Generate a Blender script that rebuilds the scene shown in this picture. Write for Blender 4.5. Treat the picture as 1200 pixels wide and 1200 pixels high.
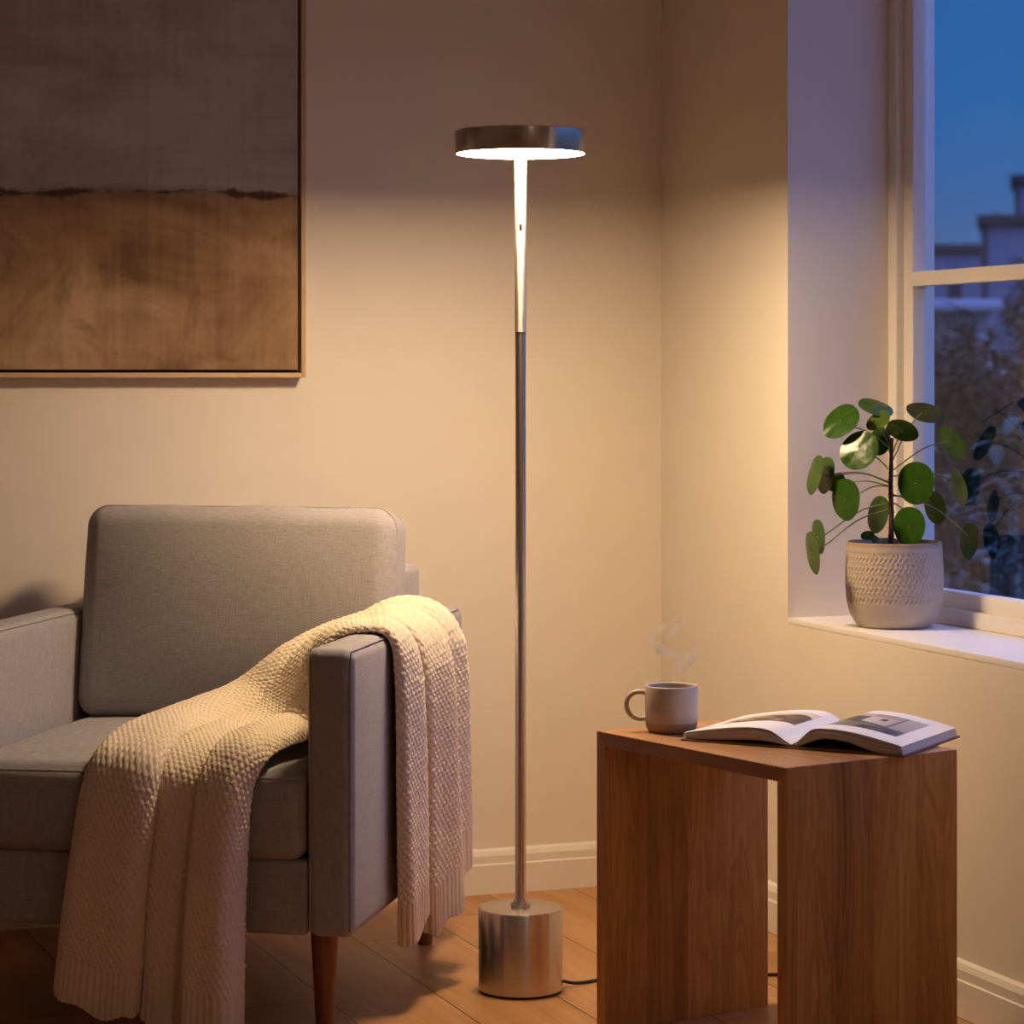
import bpy, bmesh, math, random
import numpy as np
from mathutils import Vector, Matrix
R = math.radians
random.seed(7); rng = np.random.default_rng(7)
SC = bpy.context.scene
COL = SC.collection
for o in list(bpy.data.objects): bpy.data.objects.remove(o)

# ------------------------------------------------------------------ camera
EYE = 1.07
cam = bpy.data.cameras.new('camera'); co = bpy.data.objects.new('camera', cam); COL.objects.link(co)
cam.sensor_width = 36; cam.lens = 91.5; cam.shift_y = -160/1200
co.location = (0, 0, EYE); co.rotation_euler = (R(90), 0, 0)
cam.dof.use_dof = True; cam.dof.focus_distance = 4.45; cam.dof.aperture_fstop = 6.5
SC.camera = co
# ------------------------------------------------------------------ view
SC.view_settings.view_transform = 'Standard'; SC.view_settings.look = 'None'
SC.view_settings.gamma = 1; SC.view_settings.use_curve_mapping = False
SC.view_settings.exposure = 0.0
SC.cycles.max_bounces = 10; SC.cycles.diffuse_bounces = 6; SC.cycles.transparent_max_bounces = 16
SC.cycles.sample_clamp_indirect = 6
# ------------------------------------------------------------------ dusk sky
world = bpy.data.worlds.new('dusk_sky'); SC.world = world; world.use_nodes = True
nt = world.node_tree; nt.nodes.clear()
wo = nt.nodes.new('ShaderNodeOutputWorld'); bg = nt.nodes.new('ShaderNodeBackground')
tc = nt.nodes.new('ShaderNodeTexCoord'); sx = nt.nodes.new('ShaderNodeSeparateXYZ')
cr = nt.nodes.new('ShaderNodeValToRGB')
nt.links.new(tc.outputs['Generated'], sx.inputs[0]); nt.links.new(sx.outputs['Z'], cr.inputs[0])
nt.links.new(cr.outputs[0], bg.inputs[0]); nt.links.new(bg.outputs[0], wo.inputs[0])
els = cr.color_ramp.elements
els[0].position = 0.0; els[0].color = (.085, .16, .38, 1)
els[1].position = 1.0; els[1].color = (.66, .90, 2.5, 1)
for p, c in ((.05, (.058, .145, .37)), (.10, (.026, .145, .44)), (.15, (.018, .130, .43)), (.22, (.10, .24, .70)), (.45, (.55, .80, 2.3))):
    e = els.new(p); e.color = (*c, 1)
SKY = 1.0
bg.inputs[1].default_value = SKY
# ------------------------------------------------------------------ added ambient fill light, unseen behind the camera
LAMP_E = 150.0
LAMP_COL = (1.0, .715, .41)
def area_light(name, loc, rot, size, power, col):
    d = bpy.data.lights.new(name, 'AREA'); d.shape = 'DISK'; d.size = size; d.energy = power; d.color = col
    o = bpy.data.objects.new(name, d); COL.objects.link(o); o.location = loc; o.rotation_euler = rot
    return o

# ------------------------------------------------------------------ room frame: x = along back wall to the left, y = along right wall towards the camera
TH = R(20.7); CX, CY = .317, 5.52
def W(a, b, z=0): return Vector((CX - a*math.cos(TH) + b*math.sin(TH), CY - a*math.sin(TH) - b*math.cos(TH), z))
ROOM_ROT = math.pi + TH
RA, RB, RH = 4.3, 6.6, 2.55
area_light('ambient_fill_light', W(.8, 5.2, 2.5), (0, 0, 0), 0.7, 7.5, (1, .78, .72))  # unseen area light added up high to fill the camera-facing sides

# ------------------------------------------------------------------ node helpers
def new_mat(name):
    m = bpy.data.materials.new(name); m.use_nodes = True
    t = m.node_tree; b = t.nodes['Principled BSDF']
    return m, t, b
def N(t, kind, **kw):
    n = t.nodes.new('ShaderNode' + kind)
    for k, v in kw.items():
        if k.startswith('i_'):
            n.inputs[int(k[2:]) if k[2:].isdigit() else k[2:]].default_value = v
        else: setattr(n, k, v)
    return n
def L(t, a, b): t.links.new(a, b)
def math_(t, op, a, b=None, c=None):
    n = t.nodes.new('ShaderNodeMath'); n.operation = op
    for i, v in enumerate((a, b, c)):
        if v is None: continue
        if isinstance(v, (int, float)): n.inputs[i].default_value = v
        else: t.links.new(v, n.inputs[i])
    return n.outputs[0]
def mixc(t, fac, a, b, blend='MIX'):
    n = t.nodes.new('ShaderNodeMix'); n.data_type = 'RGBA'; n.blend_type = blend
    for s, v in ((n.inputs[0], fac), (n.inputs[6], a), (n.inputs[7], b)):
        if isinstance(v, (int, float)): s.default_value = v
        elif isinstance(v, tuple): s.default_value = (*v[:3], 1)
        else: t.links.new(v, s)
    return n.outputs[2]
def ramp(t, fac, stops):
    n = t.nodes.new('ShaderNodeValToRGB'); e = n.color_ramp.elements
    e[0].position, e[0].color = stops[0][0], (*stops[0][1], 1)
    e[1].position, e[1].color = stops[-1][0], (*stops[-1][1], 1)
    for p, c in stops[1:-1]:
        x = e.new(p); x.color = (*c, 1)
    t.links.new(fac, n.inputs[0]); return n.outputs[0]
def objco(t, scale=(1, 1, 1), src='Object'):
    c = N(t, 'TexCoord'); m = N(t, 'Mapping'); m.inputs['Scale'].default_value = scale
    L(t, c.outputs[src], m.inputs[0]); return m.outputs[0]
def noise(t, vec, scale, detail=4, rough=.5, dist=0):
    n = N(t, 'TexNoise'); n.inputs['Scale'].default_value = scale; n.inputs['Detail'].default_value = detail
    n.inputs['Roughness'].default_value = rough; n.inputs['Distortion'].default_value = dist
    L(t, vec, n.inputs['Vector']); return n.outputs['Fac']
def bump(t, b, h, strength, dist):
    n = N(t, 'Bump'); n.inputs['Strength'].default_value = strength; n.inputs['Distance'].default_value = dist
    L(t, h, n.inputs['Height']); L(t, n.outputs[0], b.inputs['Normal'])
def plain(name, col, rough=.5, metal=0, spec=.5, var=.08, scale=20, bmp=0):
    m, t, b = new_mat(name)
    f = noise(t, objco(t), scale, 4)
    L(t, mixc(t, f, tuple(c*(1-var) for c in col), tuple(min(1, c*(1+var)) for c in col)), b.inputs['Base Color'])
    b.inputs['Roughness'].default_value = rough; b.inputs['Metallic'].default_value = metal
    b.inputs['Specular IOR Level'].default_value = spec
    if bmp: bump(t, b, f, .5, bmp)
    return m
def wood(name, dark, mid, light, axis, stave=0, stave_axis=0, rough=.45, scale=1.0):
    """axis = grain direction index; stave = board width across stave_axis"""
    m, t, b = new_mat(name)
    tcn = N(t, 'TexCoord'); vec = tcn.outputs['Object']
    rnd = None
    if stave:
        s = N(t, 'SeparateXYZ'); L(t, vec, s.inputs[0])
        idx = math_(t, 'FLOOR', math_(t, 'DIVIDE', s.outputs[stave_axis], stave))
        wn = N(t, 'TexWhiteNoise', noise_dimensions='1D'); L(t, idx, wn.inputs['W']); rnd = wn.outputs['Value']
        off = N(t, 'VectorMath', operation='ADD'); L(t, vec, off.inputs[0])
        cmb = N(t, 'CombineXYZ')
        for i in range(3): L(t, math_(t, 'MULTIPLY', rnd, 3.7 + i), cmb.inputs[i])
        L(t, cmb.outputs[0], off.inputs[1]); vec = off.outputs[0]
    mp = N(t, 'Mapping'); sc = [9*scale]*3; sc[axis] = .9*scale; mp.inputs['Scale'].default_value = sc; L(t, vec, mp.inputs[0])
    big = noise(t, mp.outputs[0], 1.6, 5, .55, 1.2)
    mp2 = N(t, 'Mapping'); sc = [150*scale]*3; sc[axis] = 3.0*scale; mp2.inputs['Scale'].default_value = sc; L(t, vec, mp2.inputs[0])
    fine = noise(t, mp2.outputs[0], 1.0, 4, .6)
    rings = math_(t, 'FRACT', math_(t, 'MULTIPLY', big, 9.0))
    rings = math_(t, 'MULTIPLY', math_(t, 'ABSOLUTE', math_(t, 'SUBTRACT', rings, .5)), 2.0)
    f = math_(t, 'ADD', math_(t, 'MULTIPLY', big, .55), math_(t, 'ADD', math_(t, 'MULTIPLY', rings, .16), math_(t, 'MULTIPLY', fine, .32)))
    if rnd is not None: f = math_(t, 'ADD', f, math_(t, 'MULTIPLY', math_(t, 'SUBTRACT', rnd, .5), .22))
    c = ramp(t, f, ((.25, dark), (.55, mid), (.82, light)))
    L(t, c, b.inputs['Base Color']); b.inputs['Roughness'].default_value = rough
    bump(t, b, fine, .25, .0006)
    return m
def fabric(name, col, fleck=.22, scale=1.0):
    m, t, b = new_mat(name)
    tcn = N(t, 'TexCoord')
    def st(sc):
        mp = N(t, 'Mapping'); mp.inputs['Scale'].default_value = tuple(s*scale for s in sc); L(t, tcn.outputs['Object'], mp.inputs[0]); return mp.outputs[0]
    h = noise(t, st((60, 60, 900)), 1, 3); v = noise(t, st((900, 900, 45)), 1, 3); big = noise(t, st((14, 14, 14)), 1, 4)
    f = math_(t, 'ADD', math_(t, 'MULTIPLY', h, .5), math_(t, 'MULTIPLY', v, .5))
    c = ramp(t, f, ((.30, tuple(x*(1-fleck*1.5) for x in col)), (.5, col), (.70, tuple(min(1, x*(1+fleck)) for x in col))))
    c = mixc(t, math_(t, 'MULTIPLY', big, .12), c, tuple(x*.7 for x in col))
    L(t, c, b.inputs['Base Color']); b.inputs['Roughness'].default_value = .95
    b.inputs['Specular IOR Level'].default_value = .15
    b.inputs['Sheen Weight'].default_value = .12; b.inputs['Sheen Roughness'].default_value = .5
    bump(t, b, f, .5, .0012)
    return m
def metal(name, col, rough=.3, aniso=.6):
    m, t, b = new_mat(name)
    mp = objco(t, (2, 2, 900)); f = noise(t, mp, 1, 3)
    L(t, mixc(t, f, tuple(c*.9 for c in col), tuple(min(1, c*1.08) for c in col)), b.inputs['Base Color'])
    b.inputs['Metallic'].default_value = 1; b.inputs['Roughness'].default_value = rough
    b.inputs['Anisotropic'].default_value = aniso; b.inputs['Anisotropic Rotation'].default_value = .25
    tg = N(t, 'Tangent', direction_type='RADIAL', axis='Z'); L(t, tg.outputs[0], b.inputs['Tangent'])
    return m

# ------------------------------------------------------------------ mesh helpers
def link(name, me, mat, parent=None, loc=None, rot=None):
    o = bpy.data.objects.new(name, me); COL.objects.link(o)
    if mat is not None: me.materials.append(mat)
    if parent is not None: o.parent = parent
    if loc is not None: o.location = loc
    if rot is not None: o.rotation_euler = rot
    return o
def mk(name, vf, mat, parent=None, smooth=True, sharp=40, loc=None, rot=None, flip=False):
    v, f = vf
    me = bpy.data.meshes.new(name)
    me.from_pydata([tuple(p) for p in v], [], [tuple(reversed(q)) if flip else tuple(q) for q in f]); me.update()
    bm = bmesh.new(); bm.from_mesh(me); bmesh.ops.recalc_face_normals(bm, faces=bm.faces); bm.to_mesh(me); bm.free()
    if smooth:
        me.shade_smooth()
        if sharp: me.set_sharp_from_angle(angle=R(sharp))
    return link(name, me, mat, parent, loc, rot)
def join(*vfs):
    V, F = [], []
    for v, f in vfs:
        n = len(V); V += [tuple(p) for p in v]; F += [tuple(i+n for i in q) for q in f]
    return V, F
def move(vf, d): return [tuple(Vector(p)+Vector(d)) for p in vf[0]], vf[1]
def xform(vf, M): return [tuple(M @ Vector(p)) for p in vf[0]], vf[1]
def box(x0, x1, y0, y1, z0, z1):
    v = [(x, y, z) for z in (z0, z1) for y in (y0, y1) for x in (x0, x1)]
    f = [(0, 2, 3, 1), (4, 5, 7, 6), (0, 1, 5, 4), (2, 6, 7, 3), (0, 4, 6, 2), (1, 3, 7, 5)]
    return v, f
def rbox(x0, x1, y0, y1, z0, z1, r=.003, nc=3, ni=1, puff=None):
    """rounded box; ni interior cells per axis; puff(p, unit) -> p"""
    h = [(x1-x0)/2, (y1-y0)/2, (z1-z0)/2]; c = Vector(((x0+x1)/2, (y0+y1)/2, (z0+z1)/2))
    r = min(r, *(x*.999 for x in h))
    ax = []
    for k in range(3):
        i = h[k]-r
        inner = [i*(2*j/ni-1) for j in range(ni+1)]
        co_ = [r*math.tan(R(45)*j/nc) for j in range(1, nc+1)]
        ax.append([-i-q for q in reversed(co_)] + inner + [i+q for q in co_])
    idx = {}; V = []; F = []
    def vid(p):
        key = tuple(round(q, 7) for q in p)
        if key not in idx:
            inn = [max(-(h[k]-r), min(h[k]-r, p[k])) for k in range(3)]
            d = Vector([p[k]-inn[k] for k in range(3)])
            q = Vector(inn) + (d.normalized()*r if d.length > 1e-9 else d)
            u = [p[k]/h[k] for k in range(3)]
            if puff: q = Vector(puff(q, u))
            idx[key] = len(V); V.append(tuple(q + c))
        return idx[key]
    for k in range(3):
        a, b_ = [(1, 2), (2, 0), (0, 1)][k]
        for s in (-1, 1):
            for i in range(len(ax[a])-1):
                for j in range(len(ax[b_])-1):
                    q = []
                    for (ii, jj) in ((i, j), (i+1, j), (i+1, j+1), (i, j+1)):
                        p = [0, 0, 0]; p[k] = s*h[k]; p[a] = ax[a][ii]; p[b_] = ax[b_][jj]; q.append(vid(p))
                    if s < 0: q.reverse()
                    F.append(tuple(q))
    return V, F
def grid(P, cu=False, cv=False):
    nu, nv = len(P), len(P[0]); V = [tuple(p) for row in P for p in row]; F = []
    for i in range(nu if cu else nu-1):
        for j in range(nv if cv else nv-1):
            a = i*nv+j; b_ = i*nv+(j+1) % nv; c = ((i+1) % nu)*nv+(j+1) % nv; d = ((i+1) % nu)*nv+j
            F.append((a, b_, c, d))
    return V, F
def lathe(prof, seg=48, c=(0, 0)):
    P = [[(c[0]+r*math.cos(2*math.pi*k/seg), c[1]+r*math.sin(2*math.pi*k/seg), z) for k in range(seg)] for r, z in prof]
    V, F = grid(P, cv=True)
    n = len(prof)
    if prof[0][0] > 1e-6: F.append(tuple(reversed(range(seg))))
    if prof[-1][0] > 1e-6: F.append(tuple((n-1)*seg+k for k in range(seg)))
    return V, F
def tube(pts, rad, seg=10, caps=True):
    pts = [Vector(p) for p in pts]; n = len(pts)
    if not isinstance(rad, (list, tuple)): rad = [rad]*n
    P = []; up = None
    for i, p in enumerate(pts):
        d = (pts[min(i+1, n-1)]-pts[max(i-1, 0)]).normalized()
        if up is None:
            up = Vector((0, 0, 1)) if abs(d.z) < .9 else Vector((1, 0, 0))
        s = d.cross(up).normalized(); up = s.cross(d).normalized()
        P.append([p + (s*math.cos(2*math.pi*k/seg)+up*math.sin(2*math.pi*k/seg))*rad[i] for k in range(seg)])
    V, F = grid(P, cv=True)
    if caps: F += [tuple(range(seg)), tuple((n-1)*seg+k for k in reversed(range(seg)))]
    return V, F
def spline(pts, n):
    """Catmull-Rom, chord parametrised -> n points"""
    P = np.array(pts, float); d = np.r_[0, np.cumsum(np.maximum(1e-6, np.linalg.norm(np.diff(P, axis=0), axis=1))**.5)]
    out = []
    for t in np.linspace(0, d[-1], n):
        i = min(max(np.searchsorted(d, t)-1, 0), len(P)-2)
        h = d[i+1]-d[i]; s = (t-d[i])/h
        m0 = (P[i+1]-P[i-1])/(d[i+1]-d[i-1]) if i > 0 else (P[1]-P[0])/h
        m1 = (P[i+2]-P[i])/(d[i+2]-d[i]) if i+2 < len(P) else (P[i+1]-P[i])/h
        out.append((2*s**3-3*s*s+1)*P[i] + (s**3-2*s*s+s)*h*m0 + (-2*s**3+3*s*s)*P[i+1] + (s**3-s*s)*h*m1)
    return np.array(out)
def extrude(poly, axis_pts):
    """poly = list of Vectors-producing fn at each of two ends"""
    A = [axis_pts(0, p) for p in poly]; B = [axis_pts(1, p) for p in poly]; n = len(poly)
    V = [tuple(p) for p in A+B]; F = [tuple(range(n)), tuple(reversed(range(n, 2*n)))]
    for i in range(n): F.append((i, (i+1) % n, n+(i+1) % n, n+i))
    return V, F
def empty(name, loc, rz, label, cat, group=None):
    o = bpy.data.objects.new(name, None); COL.objects.link(o); o.location = loc; o.rotation_euler = (0, 0, rz)
    o.empty_display_size = .1
    return tag(o, label, cat, group)
def tag(o, label, cat, group=None, kind=None):
    o['label'] = label; o['category'] = cat
    if group: o['group'] = group
    if kind: o['kind'] = kind
    return o
def struct(o, label=None, cat=None):
    o['kind'] = 'structure'
    if label: o['label'] = label; o['category'] = cat
    return o

# ------------------------------------------------------------------ materials
M_wall = plain('wall_paint', (.76, .69, .605), .9, spec=.2, var=.03, scale=6, bmp=.0004)
M_trim = plain('trim_paint', (.78, .73, .67), .5, spec=.35, var=.02, scale=8)
M_sill = plain('sill_paint', (.80, .77, .74), .45, spec=.35, var=.02, scale=8)
M_ceil = plain('ceiling_paint', (.80, .78, .75), .9, spec=.2, var=.02)
M_table = wood('table_wood', (.25, .105, .034), (.52, .255, .092), (.72, .40, .165), 2, .085, 1, .5)
M_tabletop = wood('tabletop_wood', (.22, .098, .034), (.39, .19, .072), (.50, .265, .11), 0, .085, 1, .42)
M_leg = wood('leg_wood', (.12, .035, .012), (.22, .075, .026), (.30, .11, .04), 2, 0, 0, .4)
M_frame = wood('oak_frame', (.42, .26, .14), (.55, .37, .21), (.65, .46, .28), 2, 0, 0, .5)
M_frame_h = wood('oak_frame_across', (.42, .26, .14), (.55, .37, .21), (.65, .46, .28), 0, 0, 0, .5)
M_dark = plain('shadow_gap', (.02, .014, .011), .8)
M_linen = fabric('grey_linen', (.355, .330, .335))
M_seam = plain('seam_thread', (.33, .305, .30), .95, spec=.1)
M_steel = metal('brushed_steel', (.60, .55, .50), .25, .85)
M_pole = metal('satin_steel', (.66, .62, .57), .58, .82)
M_black = plain('black_rubber', (.015, .014, .013), .55)
M_soil = plain('soil', (.035, .022, .014), .95, bmp=.004, scale=120)

# ------------------------------------------------------------------ room shell
def planks():
    m, t, b = new_mat('oak_floor')
    tcn = N(t, 'TexCoord'); s = N(t, 'SeparateXYZ'); L(t, tcn.outputs['Object'], s.inputs[0])
    pw, pl = .19, 1.7
    ca = math_(t, 'DIVIDE', math_(t, 'SUBTRACT', s.outputs[0], .019), pw)
    ia = math_(t, 'FLOOR', ca); fa = math_(t, 'FRACT', ca)
    wn = N(t, 'TexWhiteNoise', noise_dimensions='1D'); L(t, ia, wn.inputs['W'])
    cb = math_(t, 'ADD', math_(t, 'DIVIDE', s.outputs[1], pl), wn.outputs['Value'])
    ib = math_(t, 'FLOOR', cb); fb = math_(t, 'FRACT', cb)
    wn2 = N(t, 'TexWhiteNoise', noise_dimensions='2D'); cmb = N(t, 'CombineXYZ'); L(t, ia, cmb.inputs[0]); L(t, ib, cmb.inputs[1]); L(t, cmb.outputs[0], wn2.inputs['Vector'])
    add = N(t, 'VectorMath', operation='MULTIPLY_ADD'); L(t, wn2.outputs['Color'], add.inputs[0]); add.inputs[1].default_value = (7, 7, 7); L(t, tcn.outputs['Object'], add.inputs[2])
    mp = N(t, 'Mapping'); mp.inputs['Scale'].default_value = (9, .8, 9); L(t, add.outputs[0], mp.inputs[0])
    big = noise(t, mp.outputs[0], 1.5, 5, .55, 1.5)
    mp2 = N(t, 'Mapping'); mp2.inputs['Scale'].default_value = (130, 4, 130); L(t, add.outputs[0], mp2.inputs[0])
    fine = noise(t, mp2.outputs[0], 1, 4, .6)
    f = math_(t, 'ADD', math_(t, 'MULTIPLY', big, .7), math_(t, 'MULTIPLY', fine, .3))
    f = math_(t, 'ADD', f, math_(t, 'MULTIPLY', math_(t, 'SUBTRACT', wn2.outputs['Value'], .5), .22))
    c = ramp(t, f, ((.25, (.29, .135, .048)), (.5, (.42, .21, .080)), (.78, (.52, .28, .12))))
    ea = math_(t, 'MULTIPLY', math_(t, 'MINIMUM', fa, math_(t, 'SUBTRACT', 1, fa)), pw)
    eb = math_(t, 'MULTIPLY', math_(t, 'MINIMUM', fb, math_(t, 'SUBTRACT', 1, fb)), pl)
    e = math_(t, 'MINIMUM', ea, eb)
    seam = N(t, 'MapRange'); seam.inputs[1].default_value = .0006; seam.inputs[2].default_value = .0022; L(t, e, seam.inputs[0])
    c = mixc(t, seam.outputs[0], (.07, .032, .014), c)
    L(t, c, b.inputs['Base Color']); b.inputs['Roughness'].default_value = .42
    b.inputs['Specular IOR Level'].default_value = .4
    h = math_(t, 'ADD', math_(t, 'MULTIPLY', seam.outputs[0], 1.0), math_(t, 'MULTIPLY', fine, .15))
    bump(t, b, h, .5, .001)
    return m
def rmesh(name, vf, mat, parent=None, **kw):
    """mesh given in room coordinates (a, b, z)"""
    if parent is None: return mk(name, vf, mat, None, loc=(CX, CY, 0), rot=(0, 0, ROOM_ROT), **kw)
    return mk(name, vf, mat, parent, **kw)
T = .30
WB0, WB1, WZ0, WZ1 = .592, 1.95, .608, 2.30     # window opening along the right wall
struct(rmesh('floor', box(-T, RA, -.2, RB, -.12, 0), planks(), smooth=False), 'oiled oak floor of wide straight planks', 'floor')
struct(rmesh('ceiling', box(-T, RA, -.2, RB, RH, RH+.12), M_ceil, smooth=False))
struct(rmesh('wall_back', box(-T, RA+.2, -.2, 0, 0, RH), M_wall, smooth=False), 'cream plaster wall behind the armchair and lamp', 'wall')
right = join(box(-T, 0, 0, WB0, 0, RH), box(-T, 0, WB0, WB1, 0, WZ0-.012), box(-T, 0, WB0, WB1, WZ1, RH), box(-T, 0, WB1, RB, 0, RH))
struct(rmesh('wall_right', right, M_wall, smooth=False), 'cream plaster wall with the deep window opening', 'wall')
struct(rmesh('wall_left', box(RA, RA+.2, 0, RB, 0, RH), M_wall, smooth=False))
struct(rmesh('wall_front', box(-T, RA+.2, RB, RB+.2, 0, RH), M_wall, smooth=False))
BP = [(0, 0), (.015, 0), (.015, .060), (.012, .0625), (.012, .078), (.0075, .088), (0, .092)]
def base(name, fn, lab=None):
    o = rmesh(name, extrude(BP, fn), M_trim, smooth=False); struct(o, lab, 'baseboard' if lab else None)
base('baseboard_back', lambda e, p: (0 if e == 0 else RA, p[0], p[1]), 'low moulded baseboard along the wall behind the lamp')
base('baseboard_right', lambda e, p: (p[0], 0 if e == 0 else RB, p[1]), 'low moulded baseboard along the wall under the window')

# window: frame, sash, transom, panes, sill  (outward = -a)
win = empty('window_1', W(0, WB0, WZ0), ROOM_ROT, 'white framed window with one crossbar in the deep wall opening', 'window'); win['kind'] = 'structure'
def wm(name, parts, mat, parent=win):
    vf = join(*[rbox(*p, r=.0025, nc=2) if len(p) == 6 else p for p in parts])
    return mk(name, vf, mat, parent)
WL, WHT = WB1-WB0, WZ1-WZ0
mk('window_sill', rbox(-.30, .0004, 0, WL, -.012, 0, r=.0015, nc=2), M_sill, win)
d0, d1, d2 = .2156, .232, .2565
fw, sw = .034, .034
wm('window_frame', [(-.30, -d0, 0, fw, 0, WHT), (-.30, -d0, WL-fw, WL, 0, WHT), (-.30, -d0, fw-.002, WL-fw+.002, 0, .030), (-.30, -d0, fw-.002, WL-fw+.002, WHT-.03, WHT)], M_trim)
b0, b1, z0, z1 = fw, WL-fw, .030, WHT-.03
sash = wm('sash', [(-.2640, -d1, b0-.004, b0+sw, z0-.003, z1+.003), (-.2640, -d1, b1-sw, b1+.004, z0-.003, z1+.003), (-.2640, -d1, b0+sw-.002, b1-sw+.002, z0-.003, z0+.030), (-.2640, -d1, b0+sw-.002, b1-sw+.002, z1-.03, z1+.003)], M_trim)
tz = 1.2545 - WZ0
wm('transom_bar', [(-.263, -d1+.001, b0+sw-.002, b1-sw+.002, tz-.014, tz+.014)], M_trim, sash)
def glass():
    m = bpy.data.materials.new('window_glass'); m.use_nodes = True; t = m.node_tree; t.nodes.clear()
    out = N(t, 'OutputMaterial'); mix = N(t, 'MixShader'); tr = N(t, 'BsdfTransparent'); gl = N(t, 'BsdfGlossy')
    tr.inputs[0].default_value = (.95, .97, .97, 1); gl.inputs['Roughness'].default_value = .0
    fr = N(t, 'Fresnel'); fr.inputs[0].default_value = 1.5; ge = N(t, 'NewGeometry')
    f = math_(t, 'MULTIPLY', math_(t, 'MULTIPLY', fr.outputs[0], 1.4), math_(t, 'SUBTRACT', 1, ge.outputs['Backfacing']))
    L(t, math_(t, 'MINIMUM', f, 1), mix.inputs[0]); L(t, tr.outputs[0], mix.inputs[1]); L(t, gl.outputs[0], mix.inputs[2]); L(t, mix.outputs[0], out.inputs[0])
    return m
M_glass = glass()
for zz0, zz1 in ((z0+.026, tz-.010), (tz+.010, z1-.026)):
    mk('window_pane', box(-d2-.004, -d2, b0+sw-.006, b1-sw+.006, zz0, zz1), M_glass, sash, smooth=False)

# ------------------------------------------------------------------ floor lamp
lx, ly = .0149, 4.53
lamp = empty('floor_lamp', (lx, ly, 0), 0, 'slim brushed steel floor lamp with a lit flat disc head and drum base', 'lamp')
mk('foot_ring', lathe([(.066, 0), (.071, .0005), (.071, .004), (.066, .005)], 64), M_black, lamp)
r = .0735
mk('base', lathe([(.068, .004), (r-.001, .004), (r, .005), (r, .142), (r-.0012, .1448), (r-.004, .1455), (.0, .1455)], 96), M_steel, lamp)
mk('collar', lathe([(.0, .1455), (.0165, .1455), (.017, .147), (.017, .153), (.0165, .155), (.013, .1555), (.0125, .16), (.009, .161)], 48), M_steel, lamp)
mk('lower_pole', lathe([(.0, .15), (.0096, .15), (.0096, 1.144), (.0, 1.1445)], 40), M_steel, lamp)
up = mk('upper_pole', lathe([(.0, 1.1455), (.0103, 1.1455), (.0103, 1.4555), (.0, 1.456)], 40), M_pole, lamp)
mk('pole_gap', lathe([(.0, 1.143), (.0090, 1.143), (.0090, 1.147), (.0, 1.147)], 32), M_black, lamp)
mk('touch_switch', rbox(-.0028, .0028, -.0116, -.0096, 1.322, 1.333, r=.0012, nc=2), plain('switch_rubber', (.02, .015, .012), .95, spec=.05), up)
HR = .1150
z_h = 1.4555
mk('lamp_head', lathe([(.0, z_h+.008), (HR-.0035, z_h+.008), (HR-.0035, z_h), (HR-.0012, z_h-.0004), (HR, z_h+.0012), (HR, z_h+.038), (HR-.002, z_h+.040), (.0, z_h+.0405)], 128), M_steel, lamp)
def diffuser():
    m, t, b = new_mat('lit_diffuser')
    b.inputs['Base Color'].default_value = (.9, .88, .84, 1)
    f = noise(t, objco(t), 3, 2)
    L(t, mixc(t, f, LAMP_COL, tuple(c*.97 for c in LAMP_COL)), b.inputs['Emission Color'])
    b.inputs['Emission Strength'].default_value = LAMP_E
    return m
mk('diffuser', lathe([(.0, z_h+.0005), (HR-.0045, z_h+.0010), (HR-.004, z_h+.004), (0, z_h+.0045)], 96), diffuser(), lamp)
mk('ceiling_rose', lathe([(.0, z_h-.004), (.0125, z_h-.004), (.014, z_h-.001), (.014, z_h+.001), (0, z_h+.001)], 40), M_steel, lamp).name = 'neck_ring'
cp = spline([(.070, .02, .012), (.10, .035, .0045), (.16, .075, .0035), (.26, .098, .0035), (.36, .10, .0035), (.46, .105, .0035), (.56, .115, .0035), (.60, .14, .0035)], 60)
mk('power_cord', tube(cp, .0030, 10), M_black, lamp)

# ------------------------------------------------------------------ armchair
AF = R(-11.5)
OX, OY = -.626, 4.223
chair = empty('armchair', (OX, OY, 0), AF, 'light grey linen armchair with square arms and tapered wooden legs', 'armchair')
def C(x, y, z=0): return Vector((OX + x*math.cos(AF) - y*math.sin(AF), OY + x*math.sin(AF) + y*math.cos(AF), z))
AH = .632
def arm_puff(q, u):
    q = q.copy()
    if u[2] > .9: q.z += .004*(1-u[0]**2)*(1-abs(u[1])**6)
    return q
for sgn in (1, -1):
    x0, x1 = (.302, .380) if sgn > 0 else (-.380, -.302)
    a = mk('armrest', rbox(x0, x1, 0, .81 if sgn > 0 else .775, .170, AH, r=.020, nc=5, ni=8, puff=arm_puff), M_linen, chair, sharp=0)
    xo = x1-.0055 if sgn > 0 else x0+.0055
    xi = x0+.0055 if sgn > 0 else x1-.0055
    for xs in (xo, xi):
        mk('seam', tube(spline([(xs, .0052, .180), (xs, .0050, .4), (xs, .0052, .60), (xs, .012, AH-.006), (xs, .03, AH-.0035), (xs, .4, AH-.0035), (xs, .79 if sgn > 0 else .755, AH-.004)], 40), .0012, 8), M_seam, a)
mk('seat_base', rbox(-.303, .303, .006, .78, .172, .292, r=.008, nc=3, ni=4), M_linen, chair)
bf = mk('backrest', rbox(-.303, .303, .690, .785, .17, .717, r=.018, nc=4, ni=4), M_linen, chair, sharp=0)
def seat_puff(q, u):
    q = q.copy()
    k = (1-abs(u[0])**2.5)*(1-abs(u[1])**3)
    if u[2] > 0: q.z += .016*k*u[2]
    if u[1] < -.5: q.y -= .008*(1-u[0]**2)*(1-u[2]**2)
    return q
SCU = mk('seat_cushion', rbox(-.300, .300, -.008, .60, .290, .436, r=.030, nc=5, ni=16, puff=seat_puff), M_linen, chair, sharp=0)
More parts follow.
